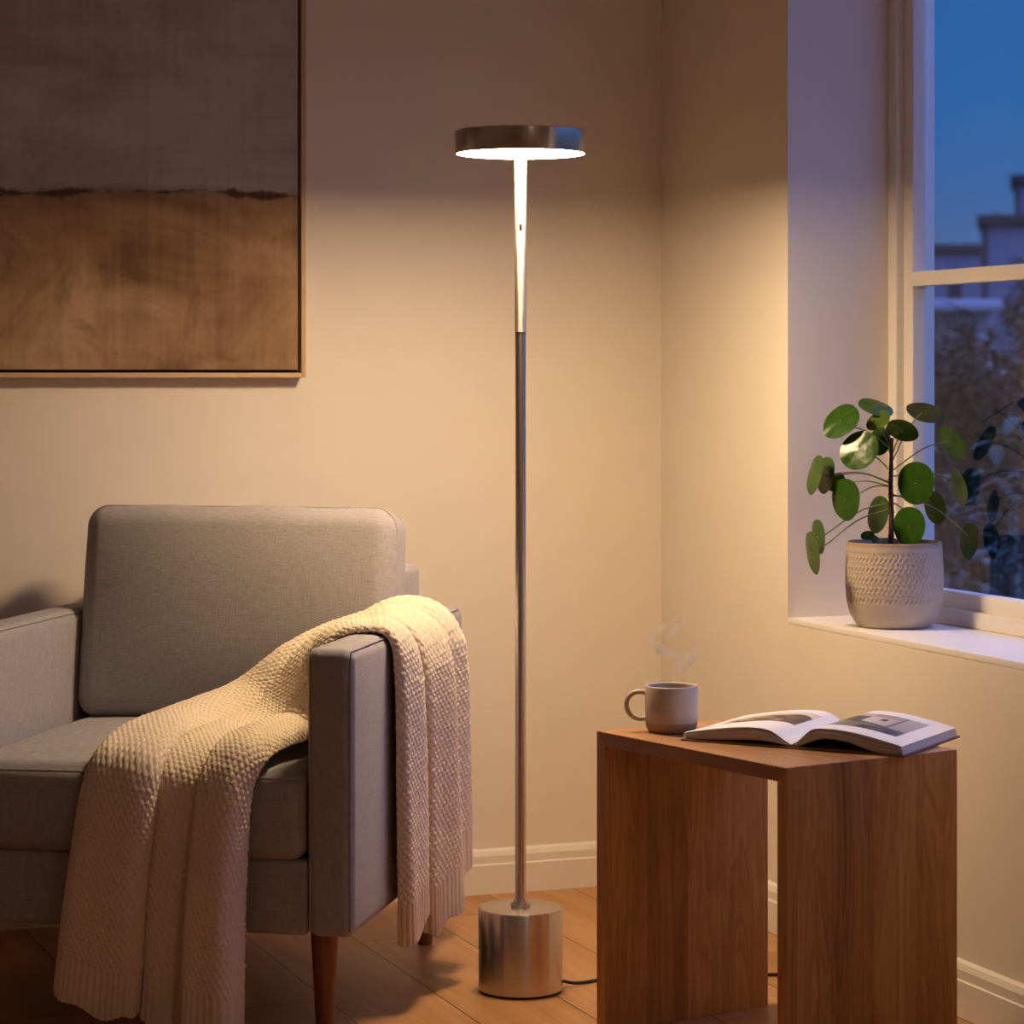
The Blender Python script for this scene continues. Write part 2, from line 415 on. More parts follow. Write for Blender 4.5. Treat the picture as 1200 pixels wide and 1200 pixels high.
def loop_pts(x0, x1, z0, z1, rr, n=8):
    pts = []
    for cx_, cz_, a0 in ((x1-rr, z1-rr, 0), (x0+rr, z1-rr, 90), (x0+rr, z0+rr, 180), (x1-rr, z0+rr, 270)):
        for k in range(n+1):
            t_ = R(a0+90*k/n); pts.append((cx_+rr*math.cos(t_), cz_+rr*math.sin(t_)))
    return pts
# seam across the front top edge of the seat cushion
sp = [(-.292, -.0008, .4255)] + [(x, -.0055-.0035*(1-(x/.3)**2), .4235+.003*(1-(x/.3)**2)) for x in np.linspace(-.26, .26, 13)] + [(.292, -.0008, .4255)]
mk('seam', tube(sp, .0022, 8), M_seam, SCU)
# back cushion (own frame: origin at bottom front centre, leaning back)
BCH, BCT = .395, .125
def back_puff(q, u):
    q = q.copy()
    k = (1-abs(u[0])**2.4)*(1-abs(u[2])**2.4)
    if u[1] < 0: q.y -= .026*k
    else: q.y += .006*k
    # rounded upper corners, soft top edge
    if u[2] > .5: q.z += .004*math.sin(u[0]*9)*(u[2]-.5)*(1-u[0]**2) + .006*(1-u[0]**2)*(u[2]-.5)
    q.x *= 1 - .018*max(0, u[2])**3
    return q
bc = mk('back_cushion', rbox(-.302, .302, 0, BCT, 0, BCH, r=.040, nc=6, ni=18, puff=back_puff), M_linen, chair, sharp=0, loc=(0, .535, .440), rot=(R(-8.5), 0, 0))
lp = loop_pts(-.2995, .2995, .0055, BCH-.0015, .036, 8)
def seam_loop(y):
    pts = []
    for x, z in lp:
        u2 = (z/BCH)*2-1; f = 1 - .018*max(0, u2)**3
        if u2 > .5: z += .006*(1-(x/.302)**2)*(u2-.5) + .004*math.sin(x/.302*9)*(u2-.5)*(1-(x/.302)**2)
        pts.append((x*f, y, z))
    return pts + [pts[0]]
mk('piping', tube(seam_loop(.030), .0026, 8), M_seam, bc)
mk('piping', tube(seam_loop(BCT-.030), .0026, 8), M_seam, bc)
for x_, y_ in ((.318, .055), (-.318, .055), (.318, .755), (-.318, .755)):
    mk('leg', lathe([(.0, 0), (.0125, 0), (.0135, .002), (.0225, .168), (.0225, .176), (.0, .176)], 32), M_leg, chair, loc=(x_, y_, 0))

# ------------------------------------------------------------------ knitted throw (armchair frame)
def throw():
    Lp = [(-.106, -.034, .080), (-.088, -.034, .22), (-.074, -.030, .33), (-.062, -.026, .405), (-.054, .000, .446), (-.060, .13, .462), (-.050, .31, .466), (.045, .425, .490), (.125, .450, .528), (.185, .475, .560), (.250, .510, .594), (.325, .550, .628), (.374, .572, .614), (.384, .580, .550), (.385, .588, .40), (.386, .600, .185)]
    Rp = [(.208, -.030, .012), (.210, -.030, .20), (.214, -.026, .32), (.220, -.022, .405), (.236, .000, .447), (.248, .060, .460), (.262, .120, .464), (.278, .165, .472), (.288, .190, .530), (.290, .200, .595), (.303, .208, .626), (.342, .214, .6365), (.377, .220, .628), (.3885, .226, .57), (.391, .230, .34), (.394, .232, .115)]
    NU, NV = 1150, 320
    Ls, Rs = spline(Lp, NU), spline(Rp, NU)
    # even out the arc length of the mid line
    mid = (Ls+Rs)/2; d = np.r_[0, np.cumsum(np.linalg.norm(np.diff(mid, axis=0), axis=1))]
    tt = np.linspace(0, d[-1], NU)
    Ls = np.stack([np.interp(tt, d, Ls[:, k]) for k in range(3)], 1); Rs = np.stack([np.interp(tt, d, Rs[:, k]) for k in range(3)], 1)
    LEN = d[-1]; un = tt/LEN
    v = np.linspace(0, 1, NV)
    # pleat boundaries drift along the length
    c1 = np.interp(un, [0, .30, .5, .62, .75, 1], [.445, .44, .40, .34, .28, .25]); c2 = np.interp(un, [0, .3, .5, .62, .75, 1], [.735, .715, .68, .66, .65, .64])
    amp = np.interp(un, [0, .12, .28, .42, .55, .64, .72, 1], [.070, .064, .034, .032, .034, .021, .034, .040])
    Vv = np.zeros((NU, NV)); H = np.zeros((NU, NV))
    wob = .012*np.sin(un*17)+.008*np.sin(un*31+1)
    for i in range(NU):
        bnd = [0, c1[i]+wob[i], c2[i]-wob[i]*.7, 1]
        for k in range(3):
            s = (v >= bnd[k]) & (v <= bnd[k+1]); t_ = (v[s]-bnd[k])/(bnd[k+1]-bnd[k])
            if k == 1: t2 = t_ - .09*np.sin(2*np.pi*t_)
            else: t2 = t_ - .12*np.sin(2*np.pi*t_)
            kk = (np.interp(un[i], [.4, .6, .75], [1, 1.35, 1.5]), np.interp(un[i], [.25, .45, .6, .75], [.40, .6, 1.2, 1.6]), np.interp(un[i], [.4, .6, 1], [.92, .75, .75]))[k]
            w_ = np.clip((.45-un[i])/.14, 0, 1)
            ex = (.75-.40*t_, .55+0*t_, .35+.40*t_)[k]
            bul = np.sin(np.pi*t_)**(w_*ex+(1-w_)*.75)
            Vv[i, s] = bnd[k]+t2*(bnd[k+1]-bnd[k]) + .05*np.clip((un[i]-.5)/.2, 0, 1)*bul*(.6, 1, .3)[k] + np.clip((.45-un[i])/.12, 0, 1)*bul*(.045, 0, -.025)[k]
            # a second soft ripple on the wide pleat
            rip = .18*np.sin(2*np.pi*t_*1.5+un[i]*6)*np.sin(np.pi*t_) if k != 1 else .30*np.sin(2*np.pi*t_*1.0+.6)*np.sin(np.pi*t_)
            H[i, s] = amp[i]*kk*(bul+rip*(1-.5*w_))
    # the wide pleat drops flatter over the front of the seat
    P = Ls[:, None, :]*(1-Vv[..., None]) + Rs[:, None, :]*Vv[..., None]
    sm = lambda A: (np.roll(A, 6, 0)+np.roll(A, -6, 0)+2*A)/4
    B = Ls[:, None, :]*(1-v[None, :, None]) + Rs[:, None, :]*v[None, :, None]
    du = np.gradient(B, axis=0); dv = np.gradient(B, axis=1)
    n = np.cross(dv, du); n /= np.linalg.norm(n, axis=2, keepdims=True)+1e-9
    k = 25; ker = np.ones(k)/k
    pad = np.pad(n, ((k//2, k//2), (0, 0), (0, 0)), mode='edge')
    n = np.stack([np.apply_along_axis(lambda a: np.convolve(a, ker, 'valid'), 0, pad[..., q]) for q in range(3)], 2)
    n /= np.linalg.norm(n, axis=2, keepdims=True)+1e-9
    if n[10, NV//2, 1] > 0: n = -n
    P = P + n*(H[..., None]+.004)
    # knit
    du = np.gradient(P, axis=0); dv = np.gradient(P, axis=1)
    nn = np.cross(dv, du); nn /= np.linalg.norm(nn, axis=2, keepdims=True)+1e-9
    nn *= np.sign((nn*n).sum(2).mean())
    arc2 = np.cumsum(np.linalg.norm(dv, axis=2), axis=1); arc2 -= arc2[:, NV//2:NV//2+1]; arc2 += 1
    kk_ = np.ones(81)/81; arc2 = np.stack([np.convolve(np.pad(arc2[:, q], 40, mode='edge'), kk_, 'valid') for q in range(NV)], 1); arc = arc2.mean(0)
    pr, pc, rad = .0080, .0110, .0060
    rows = (tt/pr)[:, None]*np.ones((1, NV)); cols = arc2/pc
    rnd = rng.uniform(.84, 1.10, (400, 400))
    st = np.zeros((NU, NV))
    for dk in (-1, 0, 1):
        row = np.floor(rows)+dk; cc = cols+.5*(row % 2); ci = np.floor(cc)
        fy = (rows-row-.5)*pr; fx = (cc-ci-.5)*pc
        hgt = np.sqrt(np.clip(1-(fx**2+fy**2)/rad**2, 0, 1))*rnd[(row.astype(int)) % 400, ci.astype(int) % 400]
        st = np.maximum(st, hgt)
    cols = arc/.0100
    rib = np.abs(np.sin(np.pi*cols[None, :]*.9))**.7*np.ones((NU, 1))
    e0 = np.clip((.075-tt)/.006, 0, 1)[:, None]; e1 = np.clip((tt-(LEN-.075))/.006, 0, 1)[:, None]; ee = np.maximum(e0, e1)
    K = .0040*st*(1-ee)+.0030*rib*ee
    K *= 1+.25*rng.standard_normal((NU, NV))*.4
    P = P + nn*K[..., None]
    # wavy hems
    hz = .006*np.sin(v*19)+.004*np.sin(v*43)
    mb = ((v[None, :] > c1[:, None]) & (v[None, :] < c2[:, None]))*np.clip((un-.80)/.2, 0, 1)[:, None]
    P[..., 2] -= .032*mb
    P[..., 2] += hz[None, :]*(np.clip(1-un*6, 0, 1)+np.clip(1-(1-un)*6, 0, 1))[:, None]
    P[..., 2] = np.maximum(P[..., 2], .006)
    me = bpy.data.meshes.new('throw_blanket')
    me.vertices.add(NU*NV); me.vertices.foreach_set('co', P.reshape(-1))
    ii, jj = np.meshgrid(np.arange(NU-1), np.arange(NV-1), indexing='ij')
    a = ii*NV+jj; F = np.stack([a, a+1, a+NV+1, a+NV], -1).reshape(-1, 4)
    nf = len(F); me.loops.add(nf*4); me.loops.foreach_set('vertex_index', F.reshape(-1).astype(np.int32))
    me.polygons.add(nf); me.polygons.foreach_set('loop_start', (np.arange(nf)*4).astype(np.int32)); me.polygons.foreach_set('loop_total', np.full(nf, 4, np.int32))
    me.update(); me.validate()
    # outward faces
    c0 = me.polygons[(NU//20)*(NV-1)+NV//2].normal
    if c0.y > 0: me.flip_normals()
    me.shade_smooth()
    m, t, b = new_mat('cream_wool')
    f = noise(t, objco(t), 260, 4, .6); g = noise(t, objco(t), 14, 3)
    c = mixc(t, f, (.66, .54, .395), (.85, .74, .57)); c = mixc(t, math_(t, 'MULTIPLY', g, .25), c, (.70, .565, .41))
    L(t, c, b.inputs['Base Color']); b.inputs['Roughness'].default_value = .95; b.inputs['Specular IOR Level'].default_value = .15
    b.inputs['Sheen Weight'].default_value = .2; bump(t, b, f, .5, .0015)
    o = link('throw_blanket', me, m, None, (OX, OY, 0), (0, 0, AF))
    s = o.modifiers.new('thickness', 'SOLIDIFY'); s.thickness = .005; s.offset = -1
    tag(o, 'cream chunky knitted throw draped over the right arm and seat of the grey armchair', 'blanket')
throw()

# ------------------------------------------------------------------ side table
TX, TY, TA = .138, 4.25, math.atan2(-.833, .553)
TLEN, TDEP, THT, TT = .485, .341, .490, .023
table = empty('side_table', (TX, TY, 0), TA, 'square brown wooden side table with slab sides in the corner by the lamp', 'side table')
def mitre(poly, name, mat):
    vf = extrude(poly, lambda e, p: (p[0], 0 if e == 0 else TDEP, p[1]))
    o = mk(name, vf, mat, table, smooth=False)
    bv = o.modifiers.new('bevel', 'BEVEL'); bv.width = .0012; bv.segments = 2; bv.limit_method = 'ANGLE'
    return o
mitre([(0, THT), (TLEN, THT), (TLEN-TT, THT-TT), (TT, THT-TT)], 'tabletop', M_tabletop)
mitre([(0, 0), (0, THT), (TT, THT-TT), (TT, 0)], 'side_panel', M_table)
mitre([(TLEN, 0), (TLEN-TT, 0), (TLEN-TT, THT-TT), (TLEN, THT)], 'side_panel', M_table)

# ------------------------------------------------------------------ mug, coffee, steam
MX, MY = .2600, 4.242
mug = empty('coffee_mug', (MX, MY, THT), R(0), 'stoneware mug with pale glaze and bare clay foot on the table', 'mug')
def glaze():
    m, t, b = new_mat('mug_glaze')
    s = N(t, 'SeparateXYZ'); L(t, objco(t), s.inputs[0])
    f = noise(t, objco(t), 60, 4)
    gl = mixc(t, f, (.50, .42, .37), (.60, .52, .46)); clay = mixc(t, f, (.42, .28, .18), (.50, .34, .23))
    k = N(t, 'MapRange'); k.inputs[1].default_value = .0165; k.inputs[2].default_value = .0185
    L(t, math_(t, 'ADD', s.outputs[2], math_(t, 'MULTIPLY', f, .002)), k.inputs[0])
    L(t, mixc(t, k.outputs[0], clay, gl), b.inputs['Base Color'])
    L(t, math_(t, 'MULTIPLY_ADD', k.outputs[0], -.4, .75), b.inputs['Roughness'])
    return m
M_glaze = glaze()
mr, mh = .0432, .0755
mk('mug_body', lathe([(0, 0), (.034, 0), (.037, .0008), (.0395, .004), (.0418, .010), (mr-.0003, .020), (mr, .035), (mr, mh-.002), (mr-.0008, mh-.0003), (mr-.002, mh), (mr-.0034, mh-.0008), (mr-.004, mh-.004), (mr-.004, .014), (mr-.010, .007), (0, .006)], 96), M_glaze, mug, sharp=60)
hp = spline([(-mr+.002, 0, .0625), (-mr-.008, 0, .0645), (-mr-.020, 0, .062), (-mr-.0285, 0, .052), (-mr-.030, 0, .042), (-mr-.027, 0, .032), (-mr-.019, 0, .0235), (-mr-.008, 0, .0205), (-mr+.002, 0, .0215)], 40)
mk('handle', tube(hp, .0040, 14), M_glaze, mug)
mk('coffee', lathe([(0, .0575), (mr-.0036, .0575), (mr-.0036, .0585), (0, .0586)], 64), plain('coffee', (.10, .055, .028), .12), mug)
def steam_mat():
    m = bpy.data.materials.new('steam'); m.use_nodes = True; t = m.node_tree; t.nodes.clear()
    out = N(t, 'OutputMaterial'); v = N(t, 'VolumeScatter'); v.inputs['Color'].default_value = (1, 1, 1, 1)
    f = noise(t, objco(t), 55, 3, .6)
    mr_ = N(t, 'MapRange'); mr_.inputs[1].default_value = .35; mr_.inputs[2].default_value = .70; mr_.inputs[3].default_value = 4; mr_.inputs[4].default_value = 50
    L(t, f, mr_.inputs[0]); L(t, mr_.outputs[0], v.inputs['Density']); L(t, v.outputs[0], out.inputs['Volume'])
    return m
def wisp(pts, rads):
    p = spline(pts, 70)
    for _ in range(14): p[1:-1] = (p[:-2]+2*p[1:-1]+p[2:])/4
    rr = np.interp(np.linspace(0, 1, 70), np.linspace(0, 1, len(rads)), np.array(rads)*1.25)
    for _ in range(8): rr[1:-1] = (rr[:-2]+2*rr[1:-1]+rr[2:])/4
    return tube(p, list(rr), 14)
# points in metres from the mug's axis at table height
w1 = wisp([(.004, 0, .078), (.008, .003, .092), (.016, -.003, .104), (.012, .004, .118), (-.006, .002, .128), (-.024, -.003, .138), (-.031, .003, .152), (-.022, .0, .166), (-.006, .004, .174), (.010, 0, .186)], [.003, .006, .007, .006, .008, .008, .007, .006, .004, .002])
w2 = wisp([(.010, .004, .079), (.014, -.004, .096), (.022, .003, .108), (.032, .0, .120), (.035, -.004, .132), (.028, .002, .140)], [.003, .005, .008, .009, .008, .003])
w3 = wisp([(-.012, .003, .140), (-.004, 0, .155), (.006, .002, .168), (.022, .0, .178), (.020, .003, .192)], [.002, .006, .006, .005, .002])
st = mk('steam', join(w1, w2, w3), steam_mat(), None, loc=(MX, MY, THT))
tag(st, 'thin wisps of white steam curling up from the mug', 'steam', kind='stuff')

# ------------------------------------------------------------------ open book
BX, BY, BA = .267, 4.133, R(-29.2)
book = empty('open_book', (BX, BY, THT), BA, 'large open photo book lying on the wooden side table', 'book')
BW, BD = .377, .250; SPX = BW/2
M_paper = plain('paper', (.80, .78, .78), .6, spec=.3, var=.02)
M_cover = plain('book_cover', (.17, .105, .075), .6, var=.1)
for x0, x1 in ((0, SPX-.006), (SPX+.006, BW)):
    mk('cover', rbox(x0, x1, 0, BD, .0005, .0033, r=.001, nc=2), M_cover, book)
mk('spine', rbox(SPX-.0065, SPX+.0065, .0, BD, .0004, .0026, r=.001, nc=2), M_cover, book)
def top_prof(s, crest, end):
    """s 0..1 from gutter outwards"""
    return np.interp(s, 0, 0) if False else float(.0085 + 0) if s <= 0 else None
def prof(side):
    crest, end = ((.0285, .0125), (.0345, .0155))[side]
    T_ = spline([(0, .006), (.012, .0125), (.035, crest-.003), (.062, crest), (.10, crest-.0025), (.145, (crest+end)/2-.001), (.1825, end)], 50)
    lowc = (.0095, .0185)[side]
    B_ = spline([(0, .0036), (.014, .0055), (.05, lowc), (.09, lowc-.0015), (.14, .0048), (.1825, .0036)], 50)
    if side == 0: B_[:, 1] = np.maximum(.0036, B_[:, 1])
    return T_, B_
def edge_mat():
    m, t, b = new_mat('page_edges')
    uvn = N(t, 'UVMap'); s = N(t, 'SeparateXYZ'); L(t, uvn.outputs[0], s.inputs[0])
    mp = N(t, 'CombineXYZ'); L(t, math_(t, 'MULTIPLY', s.outputs[1], 34), mp.inputs[1]); L(t, math_(t, 'MULTIPLY', s.outputs[0], 1.2), mp.inputs[0])
    f = noise(t, mp.outputs[0], 1, 3, .7)
    c = ramp(t, f, ((.40, (.14, .11, .105)), (.52, (.50, .46, .45)), (.64, (.74, .71, .72))))
    c = mixc(t, math_(t, 'MULTIPLY', math_(t, 'GREATER_THAN', s.outputs[0], 9), .7), c, (.76, .73, .73))
    L(t, c, b.inputs['Base Color']); b.inputs['Roughness'].default_value = .8
    return m
M_edges = edge_mat()
PROF = [prof(0), prof(1)]
def sx_(side, x): return SPX + (x if side else -x)
def block(side):
    T_, B_ = PROF[side]; n = len(T_); y0, y1 = .004, BD-.004
    K = 8
    V = []; UV = []
    def vid(i, k, y):
        t_ = k/K; x = T_[i, 0]*t_+B_[i, 0]*(1-t_); z = T_[i, 1]*t_+B_[i, 1]*(1-t_)
        if i == n-1: x += (.003 if side else -.004)*(.5-t_) * 1.0 + (0 if k % 2 else .0004)
        V.append((sx_(side, x), y, z)); UV.append((x*6 if i < n-1 else 10+y*6, t_)); return len(V)-1
    F = []
    for y in (y0, y1):
        g = [[vid(i, k, y) for k in range(K+1)] for i in range(n)]
        for i in range(n-1):
            for k in range(K): F.append((g[i][k], g[i+1][k], g[i+1][k+1], g[i][k+1]))
    def strip(sel):
        a = [vid(i, k, y0) for i, k in sel]; b_ = [vid(i, k, y1) for i, k in sel]
        for q in range(len(sel)-1): F.append((a[q], a[q+1], b_[q+1], b_[q]))
    strip([(i, K) for i in range(n)]); strip([(i, 0) for i in range(n)]); strip([(n-1, k) for k in range(K+1)]); strip([(0, k) for k in range(K+1)])
    me = bpy.data.meshes.new('page_block'); me.from_pydata(V, [], F); me.update()
    uvl = me.uv_layers.new(name='UVMap')
    for lo in me.loops: uvl.data[lo.index].uv = UV[lo.vertex_index]
    bm = bmesh.new(); bm.from_mesh(me); bmesh.ops.remove_doubles(bm, verts=bm.verts, dist=1e-6); bmesh.ops.recalc_face_normals(bm, faces=bm.faces); bm.to_mesh(me); bm.free()
    me.shade_smooth(); me.set_sharp_from_angle(angle=R(40))
    return link('page_block', me, M_edges, book)
def sheet(side, s0, s1, y0, y1, dz, name, mat, parent, painter=None, nx=60, ny=44):
    T_, _ = PROF[side]
    xs = np.linspace(s0, s1, nx)*.1825; zs = np.interp(xs, T_[:, 0], T_[:, 1])+dz; ys = np.linspace(y0, y1, ny)
    P = [[(sx_(side, x), y, z) for y in ys] for x, z in zip(xs, zs)]
    Pb = [[(p[0], p[1], p[2]-.00025) for p in row] for row in P]
    V, F = grid(P); n = len(V); V2, F2 = grid(Pb)
    V += V2; F += [tuple(reversed([i+n for i in f])) for f in F2]
    rim = [j for j in range(ny)] + [i*ny+ny-1 for i in range(1, nx)] + [(nx-1)*ny+j for j in range(ny-2, -1, -1)] + [i*ny for i in range(nx-2, 0, -1)]
    for q in range(len(rim)): a, b_ = rim[q], rim[(q+1) % len(rim)]; F.append((a, b_, b_+n, a+n))
    o = mk(name, (V, F), mat, parent, sharp=50)
    if painter:
        ca = o.data.color_attributes.new('print', 'FLOAT_COLOR', 'POINT')
        for i in range(nx):
            for j in range(ny):
                c = painter(i/(nx-1), j/(ny-1))
                for q in (i*ny+j, n+i*ny+j): ca.data[q].color = (c[0]**1.7*1.55, c[1]**1.7*1.50, c[2]**1.7*1.45, 1)
    return o
def print_mat():
    m, t, b = new_mat('printed_ink')
    a = N(t, 'Attribute', attribute_name='print'); f = noise(t, objco(t), 300, 3)
    L(t, mixc(t, math_(t, 'MULTIPLY', f, .05), a.outputs['Color'], (.2, .18, .17)), b.inputs['Base Color']); b.inputs['Roughness'].default_value = .45
    return m
M_print = print_mat()
def paint_right(s, y):      # s: gutter -> outer edge, y: near -> far ; a plain interior in grey tones
    g = .22 + .05*math.sin(9*s+3*y)
    if y > .50: g = .16
    if s > .34 and y > .34: g = .52+.10*math.sin(5*s)
    if s > .34 and y > .80: g = .40
    if .52 < s < .60 and .60 < y < .74: g = .06
    if s > .70 and y > .30: g = .38+.1*y
    if y < .46 and s < .75 and y < .46-.25*(s-.1): g = .33+.06*math.sin(14*s)
    if abs(y-(.52-.35*s)) < .04 and s < .9: g = .10
    if s > .45 and y < .22: g = .12+.05*math.sin(20*s)
    if y > .8 and .1 < s < .34: g = .5
    if abs(s-.74) < .012 and y > .3: g = .2
    return (g, g*.93, g*.88)
def paint_left(s, y):       # soft brown dunes
    h = .55+.18*math.sin(3.5*s+.4)+.05*math.sin(11*s)
    if y > h: g = (.62, .58, .53)
    else:
        k = .30+.12*math.sin(7*s+5*y)+.10*math.sin(16*(s-y)); g = (k*1.05, k*.82, k*.62)
    if abs(y-h) < .035: g = (.10, .07, .05)
    if s < .25 and y < .5: g = (.20, .155, .12)
    return g
for side in (0, 1):
    blk = block(side)
    pg = sheet(side, 0.0, 1.0, .004, BD-.004, .0005, 'page', M_paper, book, nx=60, ny=4)
    if side: sheet(1, .13, .84, .055, .205, .0008, 'printed_photo', M_print, pg, paint_right)
    else: sheet(0, .17, .86, .090, .205, .0008, 'printed_photo', M_print, pg, paint_left)
    # a few loose leaves fanning out under the top page
    T_, B_ = PROF[side]
    for q, fr in enumerate((.62, .36)):
        pr = [(sx_(side, T_[i, 0]*1.0), 0, T_[i, 1]*fr+B_[i, 1]*(1-fr)+.0006*math.sin(i/8+q)) for i in range(3, 50, 2)]
        V, F = [], []
        P = [[(x+(.0012 if side else -.0012)*(i/24), y, z+dz) for y, dz in ((.0022, 0), (.05, 0), (.05, -.0004), (.0022, -.0004))] for i, (x, _, z) in enumerate(pr)]
        mk('page', grid(P, cv=True), M_paper, book, sharp=40)

# ------------------------------------------------------------------ potted plant on the sill
PX, PY = .7036, 4.79
plant = empty('potted_plant', (PX, PY, WZ0), 0, 'round leaved green plant in a textured stoneware pot on the window sill', 'plant')
def pot():
    prof_ = spline([(.060, .0), (.064, .0012), (.070, .006), (.080, .022), (.0868, .045), (.0895, .075), (.0895, .105), (.0880, .135), (.0872, .150), (.0870, .1545)], 170)
    seg = 400
    V = []; P = []
    th = np.arange(seg)/seg*2*np.pi
    for r_, z in prof_:
        row = np.full(seg, r_)
        if .048 < z < .140:
            q = (z-.048)/.0092; k = int(q); fz = q-k; sl = (1 if k % 2 else -1)*.38
            ph = th*62/(2*np.pi)+sl*(fz-.5)+.5*(k % 2)
            w = np.clip(1-np.abs((ph % 1)-.5)/.30, 0, 1)**.8*np.clip(np.sin(np.pi*fz)*1.6, 0, 1)
            row = row - .0021*w
        P.append([(row[k]*math.cos(th[k]), row[k]*math.sin(th[k]), z) for k in range(seg)])
    for r_, z in ((.0862, .1562), (.0845, .1568), (.0825, .1560), (.0815, .152), (.0810, .135), (.080, .12)):
        P.append([(r_*math.cos(t_), r_*math.sin(t_), z) for t_ in th])
    V, F = grid(P, cv=True); F.append(tuple(reversed(range(seg))))
    m, t, b = new_mat('pot_stoneware')
    s = N(t, 'SeparateXYZ'); L(t, objco(t), s.inputs[0]); f = noise(t, objco(t), 40, 5, .6); f2 = noise(t, objco(t), 300, 3)
    c = mixc(t, f, (.40, .335, .28), (.56, .49, .42)); c = mixc(t, math_(t, 'MULTIPLY', f2, .3), c, (.36, .28, .22))
    k = N(t, 'MapRange'); k.inputs[1].default_value = .146; k.inputs[2].default_value = .156; L(t, s.outputs[2], k.inputs[0])
    c = mixc(t, math_(t, 'MULTIPLY', k.outputs[0], .75), c, (.30, .16, .075))
    L(t, c, b.inputs['Base Color']); b.inputs['Roughness'].default_value = .6; bump(t, b, f2, .3, .0006)
    mk('pot', (V, F), m, plant, sharp=60)
pot()
mk('soil', lathe([(0, .138), (.079, .138), (.081, .143), (.06, .147), (.03, .149), (0, .150)], 48), M_soil, plant)
def leafmat(name, c0, c1, tr=.25):
    m = bpy.data.materials.new(name); m.use_nodes = True; t = m.node_tree; b = t.nodes['Principled BSDF']
    f = noise(t, objco(t), 45, 4); c = mixc(t, f, c0, c1)
    L(t, c, b.inputs['Base Color']); b.inputs['Roughness'].default_value = .23; b.inputs['Specular IOR Level'].default_value = .34
    tl = N(t, 'BsdfTranslucent'); L(t, mixc(t, .5, c, (c1[0]*2.0, c1[1]*1.8, c1[2]*.8)), tl.inputs[0])
    mx = N(t, 'MixShader'); mx.inputs[0].default_value = tr; L(t, b.outputs[0], mx.inputs[1]); L(t, tl.outputs[0], mx.inputs[2])
    L(t, mx.outputs[0], t.nodes['Material Output'].inputs[0]); bump(t, b, f, .35, .003)
    return m
M_leaf = leafmat('plant_leaf', (.020, .066, .006), (.050, .130, .010), .18)
M_leafy = leafmat('pale_backlit_leaf', (.085, .150, .016), (.14, .22, .028), .35)  # lighter green; the backlight on some leaves is put into its colour
M_stem = plain('plant_stem', (.085, .040, .020), .8, bmp=.002, scale=200, var=.3)
M_pet = plain('petiole', (.20, .24, .05), .5)
ZS = 4.79/3050/3.43                     # metres per pixel of the enlarged study of the plant
def pz(zx, zy, dy=0):
    Y = PY+dy; x = 900+zx/3.43; y = 430+zy/3.43
    return Vector(((x-600)*Y/3050-PX, dy, EYE-(y-440)*Y/3050-WZ0))
def leaf_mesh(a_, b_, tip):
    """leaf blade in its own plane: x = minor, y = major, z = upper face"""
    nr, ns = 9, 40; P = []
    top = [[0]*ns for _ in range(nr)]
    V = []; F = []
    def pt(rho, k):
        t_ = 2*math.pi*k/ns
        ex = 1+tip*max(0, math.cos(t_+math.pi))**14
        x = a_*rho*math.sin(t_)*(1+.07*math.cos(t_)*(tip*14)**.5); y = b_*rho*math.cos(t_)*ex
        z = -.045*a_*(rho**2) + .022*a_*rho*math.cos(3*t_+1) * rho - .035*a_*math.exp(-(math.sin(t_*1)*rho*6)**2)*rho
        return x, y, z
    for lay in (0, 1):
        base_ = len(V); V.append((0, 0, 0 if lay == 0 else -.0009))
        for i in range(1, nr+1):
            for k in range(ns):
                x, y, z = pt(i/nr, k); V.append((x, y, z - (0 if lay == 0 else .0009*(1 if i < nr else .5))))
        for k in range(ns):
            q = (base_, base_+1+k, base_+1+(k+1) % ns); F.append(q if lay == 0 else tuple(reversed(q)))
        for i in range(nr-1):
            for k in range(ns):
                q = (base_+1+i*ns+k, base_+1+(i+1)*ns+k, base_+1+(i+1)*ns+(k+1) % ns, base_+1+i*ns+(k+1) % ns)
                F.append(q if lay == 0 else tuple(reversed(q)))
    o0 = 1+(nr-1)*ns; o1 = 1+nr*ns+o0
    for k in range(ns): F.append((o0+k, o1+k, o1+(k+1) % ns, o0+(k+1) % ns))
    return V, F
# centre x, centre y, major, minor (px of the study), direction of major axis (deg, up = 0, clockwise), facing sign of minor tilt, depth, attach y on stem, tip, kind
LEAVES = [
 (292, 217, 164, 116, 48, 1, -.015, 330, .05, 0), (365, 334, 168, 146, 42, 1, -.045, 420, .0, 0), (434, 160, 146, 62, 108, 1, .030, 330, .0, 0),
 (441, 214, 104, 66, 55, 1, .0, 300, .05, 1), (540, 258, 134, 84, 112, -1, -.030, 370, .0, 0), (632, 188, 160, 76, 106, -1, .045, 390, .0, 0),
 (740, 310, 158, 84, 145, -1, .035, 420, .0, 0), (593, 467, 172, 152, 0, 1, -.060, 440, .02, 0), (763, 484, 152, 60, 166, 1, .060, 440, .04, 1),
 (310, 532, 166, 116, -4, 1, -.050, 480, .06, 0), (186, 432, 160, 58, 14, 1, -.010, 465, .06, 0), (228, 434, 148, 70, 8, 1, .012, 470, .04, 0),
 (272, 462, 84, 66, 40, 1, .035, 480, .0, 1), (440, 592, 150, 86, 10, 1, .030, 560, .04, 0), (566, 641, 158, 132, 0, 1, -.055, 540, .05, 0),
 (670, 566, 134, 88, -12, 1, .040, 520, .03, 1), (806, 698, 140, 78, 4, 1, .0, 510, .12, 0), (177, 745, 168, 56, -8, 1, -.030, 570, .10, 0),
 (200, 682, 138, 54, -6, 1, .0, 545, .05, 0), (447, 300, 112, 90, 10, 1, .035, 380, .0, 0), (400, 676, 56, 38, 80, 1, -.03, 690, .0, 0), (428, 688, 40, 26, 110, 1, -.035, 695, .0, 0), (498, 246, 74, 40, 30, -1, .02, 300, 0, 0)]
